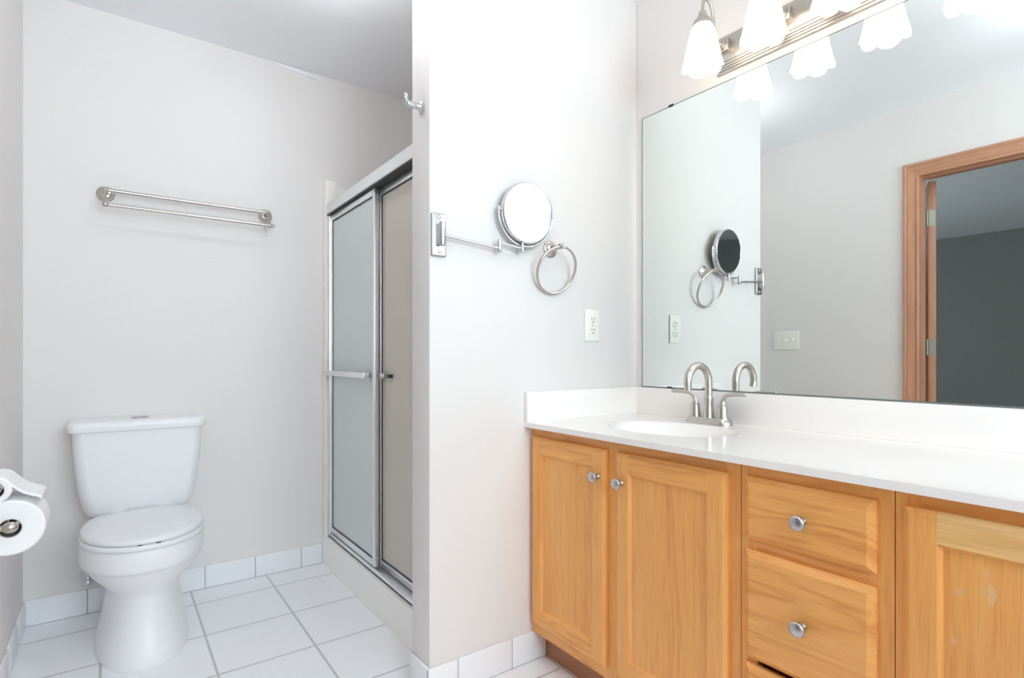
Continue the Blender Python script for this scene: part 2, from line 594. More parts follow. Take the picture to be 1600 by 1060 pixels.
for sx in (1.11, 1.161):
    lathe(bm, [(.026, 0), (.026, .004), (.012, .008), (.012, .03), (.026, .042), (.028, .052), (.022, .062), (.008, .065)], (XL - WT - .70, 1.153 if sx > 1.13 else 1.118, .95), (0, 1 if sx > 1.13 else -1, 0), 20)
swing(bm)
obj('door_knob', bm, M_nickel, door)

# ------------------------------------------------------------------ unseen globe lights added above the frame to brighten the room
def added_globe(x, y, r, drop, mat, label):
    t = thing('added_globe_light', label, 'ceiling light', (x, y, H))
    bm = BM(); lathe(bm, [(.055, 0), (.055, -.010), (.042, -.018), (.014, -.022), (.014, -drop + .02), (.040, -drop + .015), (.040, -drop - .012)], (x, y, H - .0005), (0, 0, 1), 28)
    obj('mount', bm, M_nickel, t)
    bm = BM(); ball(bm, (x, y, H - drop - r + .005), r, seg=32)
    obj('globe', bm, mat, t)
added_globe(0.55, 0.36, .115, .10, M_globe, 'unseen white globe light added over the open floor in place of a bounced flash')
added_globe(0.55, 1.83, .070, .085, M_globe2, 'small unseen white globe light added to brighten the toilet alcove')

# ------------------------------------------------------------------ vanity: three oak cabinets, worktop, faucet
XF, XD = 1.158, 1.140          # face-frame plane, door-front plane
Z0, Z1 = 0.100, 0.796
YEND = -0.366
def face_frame(bm, stiles, rails):
    for a, b in stiles:
        box(bm, XF, XF + .019, a, b, Z0, Z1, .0006, 1, 0)
    for a, b, z0, z1 in rails:
        box(bm, XF + .0004, XF + .0186, a, b, z0, z1, 0, 1, 1)
def carcass(cab, y0, y1):
    bm = BM()
    box(bm, XF + .018, XM - .004, y0, y0 + .012, Z0, Z1 - .001)
    box(bm, XF + .018, XM - .004, y1 - .012, y1, Z0, Z1 - .001)
    box(bm, XF + .018, XM - .004, y0, y1, Z0 + .012, Z0 + .024)
    box(bm, XM - .012, XM - .004, y0, y1, Z0, Z1 - .001)
    return obj('carcass', bm, M_oak_v, cab)
def toe(cab, y0, y1):
    bm = BM(); box(bm, 1.2125, 1.227, y0, y1, 0.0, Z0)
    box(bm, 1.227, XM - .01, y0, y0 + .012, 0, Z0); box(bm, 1.227, XM - .01, y1 - .012, y1, 0, Z0)
    obj('toe_kick', bm, M_toe, cab, label='dark brown toe kick')
def knob(parent, x, y, z):
    bm = BM()
    lathe(bm, [(.0085, 0), (.0085, .002), (.0055, .005), (.0055, .013), (.009, .017), (.0150, .0205), (.0158, .024), (.0148, .0265), (.010, .0285), (.004, .0293), (1e-4, .0295)], (x, y, z), (-1, 0, 0), 28)
    return obj('knob', bm, M_satin, parent, 50)
def chamfered(bm, y0, y1, z0, z1, x_back, x_front, edge, depth, mat=0, top_mat=None):
    """A board whose front edge slopes back all round."""
    A = [(x_back, y0, z0), (x_back, y1, z0), (x_back, y1, z1), (x_back, y0, z1)]
    B = [(x_front + depth, *p[1:]) for p in A]
    C = [(x_front, y0 + edge, z0 + edge), (x_front, y1 - edge, z0 + edge), (x_front, y1 - edge, z1 - edge), (x_front, y0 + edge, z1 - edge)]
    rings(bm, [[Vector(p) for p in L] for L in (A, B, C)], mat=mat)
def panel_door(cab, y0, y1, z0, z1, hinge_right, panel_mat, rail_mat, knob_at=None):
    """Frame-and-panel door: stiles, rails with a sloped outer edge, a lip, a recessed flat panel."""
    E, st, rl = .0095, .050, .054
    xb = XF - .0005
    bm = BM()
    def stile(a, b, out_lo):
        # sloped outer edge on the outside and top/bottom ends
        ya, yb = (a + E, b) if out_lo else (a, b - E)
        outer0, outer1 = (a, b)
        L = []
        A = [(xb, a, z0), (xb, b, z0), (xb, b, z1), (xb, a, z1)]
        B = [(XD + .007, *p[1:]) for p in A]
        C = [(XD, ya, z0 + E), (XD, yb, z0 + E), (XD, yb, z1 - E), (XD, ya, z1 - E)]
        rings(bm, [[Vector(p) for p in q] for q in (A, B, C)], mat=0)
    stile(y0, y0 + st, True)
    stile(y1 - st, y1, False)
    def rail(za, zb, top):
        a, b = y0 + st, y1 - st
        lo, hi = (za, zb - E) if top else (za + E, zb)
        A = [(xb, a, za), (xb, b, za), (xb, b, zb), (xb, a, zb)]
        B = [(XD + (.007), *p[1:]) for p in A]
        C = [(XD + .0003, a, lo), (XD + .0003, b, lo), (XD + .0003, b, hi), (XD + .0003, a, hi)]
        rings(bm, [[Vector(p) for p in q] for q in (A, B, C)], mat=1)
    rail(z1 - rl, z1, True)
    rail(z0, z0 + rl, False)
    # bevelled lip running round the panel
    a, b, c, d = y0 + st, y1 - st, z0 + rl, z1 - rl
    s = .008
    O = [(XD + .0004, a, c), (XD + .0004, b, c), (XD + .0004, b, d), (XD + .0004, a, d)]
    I = [(XD + .0085, a + s, c + s), (XD + .0085, b - s, c + s), (XD + .0085, b - s, d - s), (XD + .0085, a + s, d - s)]
    K = [(xb, a + s, c + s), (xb, b - s, c + s), (xb, b - s, d - s), (xb, a + s, d - s)]
    rings(bm, [[Vector(p) for p in q] for q in (O, I, K)], cap0=False, cap1=False)
    dr = obj('door', bm, [M_oak_v, rail_mat], cab, None)
    bm = BM(); box(bm, XD + .0078, xb + .0002, a + .001, b - .001, c + .001, d - .001)
    obj('panel', bm, panel_mat, dr, None)
    if knob_at:
        knob(dr, XD, *knob_at)
    return dr

cab1 = thing('vanity_cabinet', 'honey oak two-door vanity cabinet under the sink, against the partition', 'cabinet', (1.30, 1.097, 0), 'oak vanity cabinets')
face_frame(BMF := BM(), [(1.445, 1.4815), (1.085, 1.127), (.7118, .748)], [(.748, 1.445, .745, Z1), (.748, 1.445, Z0, .150)])
obj('face_frame', BMF, [M_oak_v, M_oak_h], cab1)
carcass(cab1, .7118, 1.4815); toe(cab1, .7118, 1.4815)
panel_door(cab1, 1.126, 1.470, .136, .766, False, M_oak_v, M_oak_h, (1.152, .686))
panel_door(cab1, .738, 1.086, .136, .766, True, M_oak_v, M_oak_h, (1.060, .684))

cab2 = thing('drawer_cabinet', 'honey oak drawer cabinet between the two door cabinets', 'cabinet', (1.30, .559, 0), 'oak vanity cabinets')
face_frame(BMF := BM(), [(.672, .7102), (.4068, .447)], [(.447, .672, .755, Z1), (.447, .672, .594, .640), (.447, .672, Z0, .150)])
obj('face_frame', BMF, [M_oak_v, M_oak_h], cab2)
carcass(cab2, .4068, .7102); toe(cab2, .4068, .7102)
def drawer(z0, z1, kz, dx=0.0):
    bm = BM()
    chamfered(bm, .433, .696, z0, z1, XF - .0005, XD + dx, .0135, .0105)
    d = obj('drawer', bm, M_oak_h, cab2, None)
    bm = BM()
    box(bm, XF - .0003, XM - .08, .455, .665, z0 + .012, z0 + .020)
    box(bm, XF - .0003, XM - .08, .455, .467, z0 + .012, z1 - .03); box(bm, XF - .0003, XM - .08, .653, .665, z0 + .012, z1 - .03)
    obj('drawer_box', bm, M_oak_h, d)
    knob(d, XD, .5645, kz)
drawer(.628, .767, .6975)
drawer(.364, .604, .483)
drawer(.136, .352, .245)

cab3 = thing('vanity_cabinet', 'scuffed honey oak door cabinet right of the drawers', 'cabinet', (1.30, .02, 0), 'oak vanity cabinets')
face_frame(BMF := BM(), [(.366, .4052), (-.010, .042), (YEND, -.326)], [(-.326, .366, .745, Z1), (-.326, .366, Z0, .150)])
obj('face_frame', BMF, [M_oak_v, M_oak_h], cab3)
carcass(cab3, YEND, .4052); toe(cab3, YEND, .4052)
panel_door(cab3, .040, .388, .136, .768, False, M_oak_scuffed, M_oak_worn, (.072, .684))
panel_door(cab3, -.352, -.008, .136, .768, True, M_oak_v, M_oak_h, (-.034, .684))

# worktop with an integral oval basin
ZT, ZU = .8133, .7965
top = thing('worktop', 'long white cultured marble vanity worktop with oval basin and splashbacks', 'worktop', (1.40, .56, ZU))
XC = 1.122
bm = BM()
bx, by, ba, bb_ = 1.392, 1.098, .152, .218       # basin centre and half axes (x, y)
ry0, ry1, rx0, rx1 = .78, 1.42, XC + .0, XM - .002
n = 72
inner, outer = [], []
angs = sorted([2 * PI * k / n for k in range(n)] + [math.atan2(yy - by, xx - bx) % (2 * PI) for xx in (rx0, rx1) for yy in (ry0, ry1)])
for t in angs:
    c, s = math.cos(t), math.sin(t)
    k = min((rx1 - bx) / c if c > 1e-9 else 9, (rx0 - bx) / c if c < -1e-9 else 9, (ry1 - by) / s if s > 1e-9 else 9, (ry0 - by) / s if s < -1e-9 else 9)
    outer.append(Vector((bx + c * k, by + s * k, ZT)))
    r = 1 / math.sqrt((c / ba) ** 2 + (s / bb_) ** 2)
    inner.append(Vector((bx + c * r, by + s * r, ZT)))
down = [Vector((p.x, p.y, ZU)) for p in outer]
ell = lambda f, z: [Vector((bx + (p.x - bx) * f, by + (p.y - by) * f, z)) for p in inner]
rings(bm, [down, outer, ell(1.0, ZT), ell(1.003, ZU)], cap0=False, cap1=False)
box(bm, XC, XM - .002, ry1, YP - .0008, ZU, ZT)
box(bm, XC, XM - .002, YEND - .01, ry0, ZU, ZT)
obj('slab', bm, M_marble, top, 30)
bm = BM()
prof = [(1.0, .0), (.975, -.0015), (.945, -.005), (.90, -.013), (.83, -.032), (.72, -.064), (.55, -.095), (.3, -.112), (.10, -.116)]
rings(bm, [ell(f, ZT + dz) for f, dz in prof], cap0=False, cap1=True)
obj('basin', bm, M_marble, top, True)
bm = BM(); lathe(bm, [(.019, 0), (.022, .001), (.022, .003), (.016, .0035), (.0155, .001)], (bx, by, ZT - .1165), (0, 0, 1), 24)
obj('drain', bm, M_nickel, top)
bm = BM(); box(bm, XM - .019, XM - .0008, YEND - .01, YP - .0008, ZT - .0005, .9155, .003)
obj('backsplash', bm, M_marble, top)
bm = BM(); box(bm, XC, XM - .0185, YP - .019, YP - .0008, ZT - .0005, .9155, .003)
obj('side_splash', bm, M_marble, top)

# faucet
FX, FY = 1.598, 1.098
fa = thing('faucet', 'brushed nickel two-handle gooseneck faucet behind the basin', 'faucet', (FX, FY, ZT))
bm = BM()
def stadium(hx, hy, z, n=10):
    pts = []
    for k in range(n + 1):
        t = -PI / 2 + PI * k / n
        pts.append((hx * math.cos(t), hx * math.sin(t)))
    L = [Vector((FX - 0 + p[1], FY + (hy - hx) + p[0], z)) for p in pts] + [Vector((FX - p[1], FY - (hy - hx) - p[0], z)) for p in pts]
    return L
rings(bm, [stadium(.029, .083, ZT + .0002), stadium(.029, .083, ZT + .003), stadium(.0255, .077, ZT + .014), stadium(.022, .072, ZT + .02)])
obj('base_plate', bm, M_nickel, fa)
bm = BM()
lathe(bm, [(.0205, .014), (.0185, .03), (.0155, .055), (.0145, .078), (.0150, .081), (.0150, .085), (.0125, .088)], (FX, FY, ZT), (0, 0, 1), 28)
obj('spout_base', bm, M_nickel, fa)
bm = BM()
R = .056
pts = [Vector((FX, FY, ZT + .08 + .055 * k / 6)) for k in range(6)]
zc = ZT + .135
pts += [Vector((FX - R + R * math.cos(t), FY, zc + R * math.sin(t))) for t in [PI * 1.06 * k / 26 for k in range(27)]]
pts.append(pts[-1] + (pts[-1] - pts[-2]).normalized() * .012)
tube(bm, pts, .0118, 20)
obj('spout', bm, M_nickel, fa, 60)
for sgn in (1, -1):
    hy = FY + sgn * .051
    bm = BM()
    lathe(bm, [(.0205, .012), (.019, .02), (.0155, .045), (.0135, .060), (.0145, .0615), (.0145, .0645), (.0105, .066), (.009, .074)], (FX, hy, ZT), (0, 0, 1), 26)
    h = obj('handle', bm, M_nickel, fa)
    bm = BM()
    p = catmull([(FX, hy, ZT + .066), (FX - .001, hy + sgn * .003, ZT + .082), (FX - .003, hy + sgn * .018, ZT + .096), (FX - .006, hy + sgn * .045, ZT + .1005), (FX - .010, hy + sgn * .085, ZT + .1015)], 7)
    rr = [.0085 + (.0062 - .0085) * min(1, i / 12) for i in range(len(p))]
    tube(bm, p, rr, 16)
    ball(bm, tuple(p[-1]), .0061)
    obj('lever', bm, M_nickel, h, 60)

# ------------------------------------------------------------------ vanity mirror
vm = thing('vanity_mirror', 'large frameless mirror resting on the backsplash', 'mirror', (XM - .003, .54, .9165))
bm = BM(); box(bm, XM - .006, XM - .0006, YEND, 1.449, .9165, 1.9645, .0008, 1)
for f in bm.faces:
    f.material_index = 0 if f.normal.x < -0.9 else 1
bm.normal_update()
for f in bm.faces:
    f.material_index = 0 if (f.normal.x < -0.9 or f.calc_center_median().x < XM - .0055) else 1
obj('mirror_glass', bm, [M_mirror, M_edge], vm, None)
bm = BM()
xe0, xe1 = XM - .0064, XM - .0058
box(bm, xe0, xe1, 1.4465, 1.4495, .9165, 1.9648); box(bm, xe0, xe1, YEND, 1.4465, 1.9620, 1.9648); box(bm, xe0, xe1, YEND, 1.4465, .9162, .9200)
obj('polished_edge', bm, M_edge, vm, label='thin grey edge')
def clip(yy, zz):
    bm = BM()
    box(bm, XM - .0095, XM - .0005, yy - .010, yy + .010, zz - .004, zz + .004, .0015)
    obj('clip', bm, M_dark, vm, label='small dark mirror clip')
clip(1.311, 1.9655); clip(1.317, .9185); clip(.30, 1.9655)

# ------------------------------------------------------------------ vanity light bar with four lit shades
LY = [1.075, .870, .665, .460]
vl = thing('vanity_light', 'nickel light bar with lit white glass shades above the mirror', 'wall light', (XM, .7675, 2.055))
bm = BM()
y0, y1, z0, z1 = .40, 1.118, 1.993, 2.116
for i, (ins, th) in enumerate(((0, .010), (.006, .016), (.012, .021), (.018, .026), (.026, .030))):
    box(bm, XM - th, XM - .0006, y0 + ins, y1 - ins, z0 + ins, z1 - ins, .002, 2)
obj('back_plate', bm, M_nickel, vl)
SX = XM - .15
for ly in LY:
    bm = BM()
    box(bm, XM - .044, XM - .028, ly - .021, ly + .021, 2.048, 2.090, .004, 2)
    box(bm, XM - .052, XM - .042, ly - .012, ly + .012, 2.057, 2.081, .003, 2)
    ball(bm, (XM - .053, ly, 2.069), .006)
    b = obj('boss', bm, M_nickel, vl)
    bm = BM()
    p = catmull([(XM - .046, ly, 2.066), (XM - .060, ly, 2.052), (XM - .080, ly, 2.060), (XM - .090, ly, 2.095), (XM - .094, ly, 2.140), (XM - .106, ly, 2.178), (XM - .128, ly, 2.190), (XM - .146, ly, 2.174), (SX, ly, 2.135)], 6)
    tube(bm, p, .0055, 12)
    obj('arm', bm, M_nickel, vl, 60)
    bm = BM()
    lathe(bm, [(.010, 2.142), (.013, 2.138), (.014, 2.125), (.024, 2.116), (.031, 2.104), (.033, 2.094), (.030, 2.092)], (SX, ly, 0), (0, 0, 1), 28)
    obj('socket_cap', bm, M_nickel, vl)
    # tulip shade: a fluted glass bell with a scalloped lip
    bm = BM()
    SP = [(.027, 2.104, 0), (.032, 2.092, 0), (.0385, 2.075, .0), (.0445, 2.052, .003), (.050, 2.025, .010), (.055, 2.000, .02), (.0595, 1.980, .035), (.0635, 1.966, .05)]
    def sring(r, z, w, off):
        L = []
        for k in range(96):
            t = 2 * PI * k / 96
            lobe = abs(math.cos(3 * t + .4))
            rad = (r - off) * (1 + w * (lobe - .5))
            L.append(Vector((SX + rad * math.cos(t), ly + rad * math.sin(t), z - .30 * w * (lobe ** .7 - .5))))
        return L
    loops = [sring(r, z, w, 0) for r, z, w in SP] + [sring(r, z, w, .003) for r, z, w in SP[::-1]]
    rings(bm, loops, cap0=False, cap1=False)
    sh = obj('shade', bm, M_shade, vl, 60)
    bm = BM()
    ball(bm, (SX, ly, 2.045), .022, (1, 1, 1.15))
    obj('bulb', bm, M_bulb, sh, True)

# ------------------------------------------------------------------ swing-arm magnifying mirror
sm = thing('magnifying_mirror', 'round chrome swing-arm magnifying mirror on the partition wall', 'mirror', (.795, YP, 1.402))
bm = BM(); box(bm, .770, .820, YP - .010, YP - .0006, 1.337, 1.467, .004, 3)
wp = obj('wall_plate', bm, M_satin, sm)
for zz in (1.350, 1.454):
    bm = BM(); lathe(bm, [(.0052, 0), (.0052, .0015), (.003, .003), (1e-4, .0033)], (.795, YP - .0098, zz), (0, -1, 0), 14)
    obj('screw', bm, M_satin, wp)
bm = BM()
lathe(bm, [(.0085, 1.366), (.0095, 1.368), (.0095, 1.436), (.0085, 1.438)], (.796, YP - .026, 0), (0, 0, 1), 20)
box(bm, .789, .803, YP - .022, YP - .008, 1.370, 1.434, .002)
obj('pivot_post', bm, M_satin, sm)
bm = BM()
tube(bm, [(.802, YP - .027, 1.397), (.996, YP - .030, 1.381)], .0042, 14)
obj('arm', bm, M_satin, sm, 60)
bm = BM()
lathe(bm, [(.0055, 1.369), (.0066, 1.371), (.0066, 1.4085), (.0055, 1.4105)], (1.001, YP - .030, 0), (0, 0, 1), 18)
obj('elbow', bm, M_satin, sm)
bm = BM()
tube(bm, [(1.004, YP - .030, 1.399), (1.086, YP - .033, 1.390)], .0036, 14)
lathe(bm, [(.0055, 1.377), (.0062, 1.379), (.0062, 1.402), (.0045, 1.404), (.0045, 1.409)], (1.090, YP - .033, 0), (0, 0, 1), 18)
obj('arm', bm, M_satin, sm, 60)
DC = Vector((1.108, YP - .037, 1.508))
DN = Vector((-.034, -1, -.062)).normalized()
bm = BM()
lathe(bm, [(.094, -.012), (.099, -.010), (.1005, -.004), (.1005, .004), (.0985, .0085), (.0965, .0095), (.0955, .0085)], DC, DN, 64)
head = obj('mirror_head', bm, M_chrome, sm, 40)
bm = BM(); lathe(bm, [(.0957, .0080), (.0957, .0088)], DC, DN, 64)
obj('mirror_face', bm, M_mag, head, 30)
bm = BM()
up = Vector((0, 0, 1)); up = (up - DN * up.dot(DN)).normalized()
torus(bm, DC - DN * .006, DN, .1085, .0034, 44, 10, a0=PI * .47, a1=PI * 1.53, up=up)
side = DN.cross(up)
for s in (1, -1):
    q = DC - DN * .003 + side * s * .104
    ball(bm, tuple(q), .0055)
obj('yoke', bm, M_chrome, sm, 60)

# ------------------------------------------------------------------ towel ring
RX, RZ = 1.235, 1.409
tr = thing('towel_ring', 'brushed nickel towel ring on the partition beside the magnifying mirror', 'towel ring', (RX, YP, RZ))
bm = BM()
lathe(bm, [(.029, .0006), (.029, .004), (.025, .0075), (.023, .008), (.020, .012), (.012, .016), (.0085, .024), (.0075, .055), (.0095, .060), (.0095, .074), (.007, .078)], (RX, YP, RZ), (0, -1, 0), 32)
obj('rosette', bm, M_nickel, tr)
bm = BM()
lathe(bm, [(.005, -.016), (.0075, -.014), (.0075, .014), (.005, .016)], (RX, YP - .068, RZ), (1, 0, 0), 18)
obj('holder', bm, M_nickel, tr)
bm = BM()
t_, b_ = Vector((RX, YP - .068, RZ - .002)), Vector((RX, YP - .0065, RZ - .155))
upv = (t_ - b_).normalized()
torus(bm, (t_ + b_) / 2, upv.cross(Vector((1, 0, 0))), (t_ - b_).length / 2, .0045, 72, 12)
obj('ring', bm, M_nickel, tr, 60)

# ------------------------------------------------------------------ outlet and switch plate
ou = thing('outlet', 'white electrical outlet on the partition above the side splash', 'outlet', (1.434, YP, 1.149))
bm = BM(); box(bm, 1.398, 1.470, YP - .0065, YP - .0006, 1.091, 1.209, .0035, 3)
obj('cover_plate', bm, M_plate, ou)
for zz in (1.170, 1.129):
    bm = BM(); lathe(bm, [(.0170, 0), (.0170, .003), (.0158, .0038), (1e-4, .0038)], (1.434, YP - .0060, zz), (0, -1, 0), 28)
    rc = obj('receptacle', bm, M_plate, ou)
    bm = BM()
    box(bm, 1.4265, 1.4290, YP - .0102, YP - .0095, zz + .000, zz + .0085); box(bm, 1.4385, 1.4410, YP - .0102, YP - .0095, zz + .001, zz + .0078)
    lathe(bm, [(.0026, 0), (.0026, .0006)], (1.434, YP - .0096, zz - .0075), (0, -1, 0), 12)
    obj('slot', bm, M_gap, rc)
bm = BM(); lathe(bm, [(.003, 0), (.003, .001), (1e-4, .0016)], (1.434, YP - .0063, 1.1495), (0, -1, 0), 12)
obj('screw', bm, M_satin, ou)

sw = thing('light_switch', 'white three-toggle switch plate beside the doorway', 'light switch', (XL, 1.904, 1.141))
bm = BM(); box(bm, XL + .0006, XL + .0065, 1.819, 1.989, 1.079, 1.203, .0035, 3)
obj('cover_plate', bm, M_plate, sw)
for yy in (1.858, 1.904, 1.950):
    bm = BM()
    box(bm, XL + .006, XL + .008, yy - .0055, yy + .0055, 1.129, 1.153, .0006)
    box(bm, XL + .0075, XL + .019, yy - .0038, yy + .0038, 1.141, 1.151, .0015)
    obj('toggle', bm, M_plate, sw)

# ------------------------------------------------------------------ robe hook on the end of the partition
rh = thing('robe_hook', 'small chrome robe hook on the narrow end of the partition', 'hook', (XE, 1.535, 1.800))
bm = BM(); lathe(bm, [(.0175, .0006), (.0175, .004), (.014, .007), (.0085, .010)], (XE, 1.535, 1.800), (-1, 0, 0), 26)
obj('rosette', bm, M_chrome, rh)
bm = BM()
lathe(bm, [(.0120, .006), (.0105, .016), (.0095, .030), (.0105, .044), (.0105, .050), (.007, .053)], (XE, 1.535, 1.800), (-1, 0, 0), 20)
tube(bm, catmull([(XE - .040, 1.535, 1.801), (XE - .049, 1.535, 1.806), (XE - .053, 1.535, 1.816), (XE - .052, 1.535, 1.823)], 6), .0060, 12)
ball(bm, (XE - .052, 1.535, 1.824), .0066)
obj('prong', bm, M_chrome, rh, 60)

# ------------------------------------------------------------------ double towel bar over the toilet
tb = thing('towel_bar', 'brushed nickel double towel bar on the wall above the toilet', 'towel bar', (.275, YW, 1.695))
TX0, TX1 = -.027, .580
for x in (TX0, TX1):
    bm = BM(); lathe(bm, [(.0305, .0006), (.0305, .004), (.026, .007), (.024, .0075), (.021, .011), (.012, .014)], (x, YW, 1.697), (0, -1, 0), 32)
    obj('rosette', bm, M_nickel, tb)
    bm = BM()
    tube(bm, [(x, YW - .008, 1.697), (x, YW - .060, 1.700)], .0095, 16)
    tube(bm, catmull([(x, YW - .060, 1.706), (x, YW - .072, 1.690), (x, YW - .090, 1.660), (x, YW - .100, 1.634)], 5), .0058, 14)
    ball(bm, (x, YW - .060, 1.701), .0115)
    ball(bm, (x, YW - .100, 1.634), .0112)
    obj('bracket', bm, M_nickel, tb, 60)
bm = BM(); tube(bm, [(TX0, YW - .060, 1.701), (TX1 + .004, YW - .060, 1.701)], .0072, 18)
obj('bar', bm, M_nickel, tb, 60)
bm = BM(); tube(bm, [(TX0, YW - .100, 1.634), (TX1 + .012, YW - .100, 1.634)], .0065, 18); ball(bm, (TX1 + .014, YW - .1, 1.634), .0085)
obj('bar', bm, M_nickel, tb, 60)

# ------------------------------------------------------------------ toilet
TC = .090
to = thing('toilet', 'white two-piece toilet with closed lid against the far wall', 'toilet', (TC, 2.46, 0))
def oval(z, hx, yf, yb, ex=2.0, exb=None, n=72, xc=TC):
    """Egg-shaped ring: front tip at yf (towards the room), back at yb."""
    exb = exb or ex
    yc = yf + (yb - yf) * .52
    L = []
    for k in range(n):
        t = 2 * PI * k / n
        c, s = math.cos(t), math.sin(t)
        e = ex if s < 0 else exb
        x = hx * math.copysign(abs(c) ** (2 / e), c)
        hy = (yc - yf) if s < 0 else (yb - yc)
        y = yc + hy * math.copysign(abs(s) ** (2 / e), s)
        L.append(Vector((xc + x, y, z)))
    return L
bm = BM()
rings(bm, [oval(.0006, .142, 2.180, 2.735, 2.3, 3), oval(.012, .143, 2.178, 2.736, 2.3, 3), oval(.05, .136, 2.192, 2.735, 2.3, 3), oval(.12, .122, 2.218, 2.73, 2.3, 3),
           oval(.18, .114, 2.236, 2.725, 2.2, 3), oval(.212, .113, 2.238, 2.72, 2.2, 3), oval(.232, .118, 2.230, 2.70, 2.2, 2.8), oval(.262, .143, 2.200, 2.68, 2.1, 2.6), oval(.290, .162, 2.177, 2.66, 2.1, 2.4),
           oval(.316, .173, 2.163, 2.645, 2.1, 2.4), oval(.325, .1755, 2.159, 2.64, 2.1, 2.4), oval(.3285, .1845, 2.148, 2.64, 2.1, 2.4), oval(.340, .1865, 2.145, 2.64, 2.1, 2.4), oval(.39, .187, 2.143, 2.64, 2.1, 2.4), oval(.400, .185, 2.146, 2.638, 2.1, 2.4), oval(.404, .178, 2.155, 2.63, 2.1, 2.4)])
obj('bowl', bm, M_porc, to, 60)
bm = BM(); box(bm, TC - .125, TC + .125, 2.60, 2.765, .33, .418, .012, 3)
obj('tank_shelf', bm, M_porc, to, 50)
bm = BM()
rings(bm, [oval(.4045, .184, 2.143, 2.595, 2.1, 2.6), oval(.408, .187, 2.139, 2.597, 2.1, 2.6), oval(.417, .187, 2.139, 2.597, 2.1, 2.6), oval(.421, .184, 2.143, 2.595, 2.1, 2.6)])
obj('seat', bm, M_plast, to, 60)
bm = BM()
rings(bm, [oval(.4245, .181, 2.146, 2.600, 2.1, 2.6), oval(.428, .184, 2.142, 2.602, 2.1, 2.6), oval(.436, .184, 2.142, 2.602, 2.1, 2.6), oval(.441, .180, 2.147, 2.598, 2.1, 2.8), oval(.4445, .172, 2.160, 2.588, 2.1, 2.8), oval(.447, .12, 2.21, 2.54, 2.1, 2.8)])
ld = obj('lid', bm, M_plast, to, 60)
for yy, xx in ((2.156, TC - .02), (2.156, TC + .03)):
    bm = BM(); lathe(bm, [(.008, 0), (.008, .004)], (xx, yy, .4205), (0, 0, 1), 12)
    obj('bumper', bm, M_dark, ld)
for s in (-1, 1):
    bm = BM(); box(bm, TC + s * .075 - .022, TC + s * .075 + .022, 2.585, 2.618, .404, .440, .006, 3)
    obj('hinge', bm, M_plast, to, 50)
def tank_ring(z, hx, yf, yb, r=.03, bulge=.012, n=10):
    """Rounded rectangle with a gently bowed front."""
    P = []
    x0, x1 = TC - hx - .004, TC + hx - .004
    def arc(cx, cy, a0, a1, rr):
        return [(cx + rr * math.cos(a0 + (a1 - a0) * k / n), cy + rr * math.sin(a0 + (a1 - a0) * k / n)) for k in range(n + 1)]
    P += arc(x0 + r, yf + r, PI, 1.5 * PI, r)
    P += arc(x1 - r, yf + r, 1.5 * PI, 2 * PI, r)
    P += arc(x1 - .012, yb - .012, 0, .5 * PI, .012)
    P += arc(x0 + .012, yb - .012, .5 * PI, PI, .012)
    out = []
    for x, y in P:
        w = 1 - ((x - TC + .004) / hx) ** 2
        k = max(0, min(1, (yb - y) / (yb - yf)))
        out.append(Vector((x, y - bulge * w * k ** 3, z)))
    return out
bm = BM()
rings(bm, [tank_ring(.4185, .145, 2.64, 2.75, .04), tank_ring(.424, .167, 2.620, 2.765, .045), tank_ring(.445, .180, 2.610, 2.775, .045), tank_ring(.52, .195, 2.601, 2.780, .042), tank_ring(.62, .206, 2.596, 2.784, .038), tank_ring(.70, .211, 2.593, 2.786, .036), tank_ring(.748, .213, 2.592, 2.787, .036)])
obj('tank', bm, M_porc, to, 50)
bm = BM()
rings(bm, [tank_ring(.7482, .220, 2.586, 2.790, .036), tank_ring(.751, .226, 2.580, 2.792, .038), tank_ring(.768, .229, 2.577, 2.793, .038), tank_ring(.780, .227, 2.579, 2.793, .038), tank_ring(.787, .220, 2.586, 2.789, .036), tank_ring(.790, .208, 2.60, 2.78, .034)])
tl = obj('tank_lid', bm, M_porc, to, 50)
bm = BM(); lathe(bm, [(.030, -.002), (.030, .0025), (.027, .004), (.0262, .0025), (1e-4, .0025)], (TC - .004, 2.652, .790), (0, 0, 1), 32)
fb = obj('button_ring', bm, M_satin, tl)
for s in (-1, 1):
    bm = BM()
    L = [(s * (.0018 + .0235 * math.cos(t)) if True else 0, .0235 * math.sin(t)) for t in [-PI / 2 + PI * k / 16 for k in range(17)]]
    rings(bm, [[Vector((TC - .004 + a, 2.652 + b, z)) for a, b in L] for z in (.7915, .7955)])
    obj('flush_button', bm, M_satin, fb)

sv = thing('supply_valve', 'small chrome water valve on the wall behind the toilet bowl', 'valve', (-.082, YW, .150))
bm = BM()
lathe(bm, [(.024, .0006), (.024, .003), (.010, .008), (.0085, .012), (.0085, .055)], (-.082, YW, .150), (0, -1, 0), 20)
obj('escutcheon', bm, M_chrome, sv)
bm = BM()
lathe(bm, [(.012, -.016), (.013, -.012), (.013, .012), (.009, .018), (.006, .03)], (-.082, YW - .055, .150), (0, 0, 1), 18)
ball(bm, (-.082, YW - .078, .150), .015, (1.15, .55, .8))
obj('valve_body', bm, M_chrome, sv)
bm = BM()
tube(bm, catmull([(-.082, YW - .055, .178), (-.082, YW - .055, .26), (-.074, YW - .06, .34), (-.068, YW - .06, .412)], 8), .0045, 12)
obj('supply_hose', bm, M_satin, sv, 60)

# ------------------------------------------------------------------ shower: surround, pan and sliding door
ss = thing('shower_stall', 'white fibreglass shower stall closed by two aluminium framed sliding glass doors', 'shower', (1.26, 2.20, 0))
x0, x1, y0, y1 = XS, XM - .001, YPB + .001, YW - .001
bm = BM()
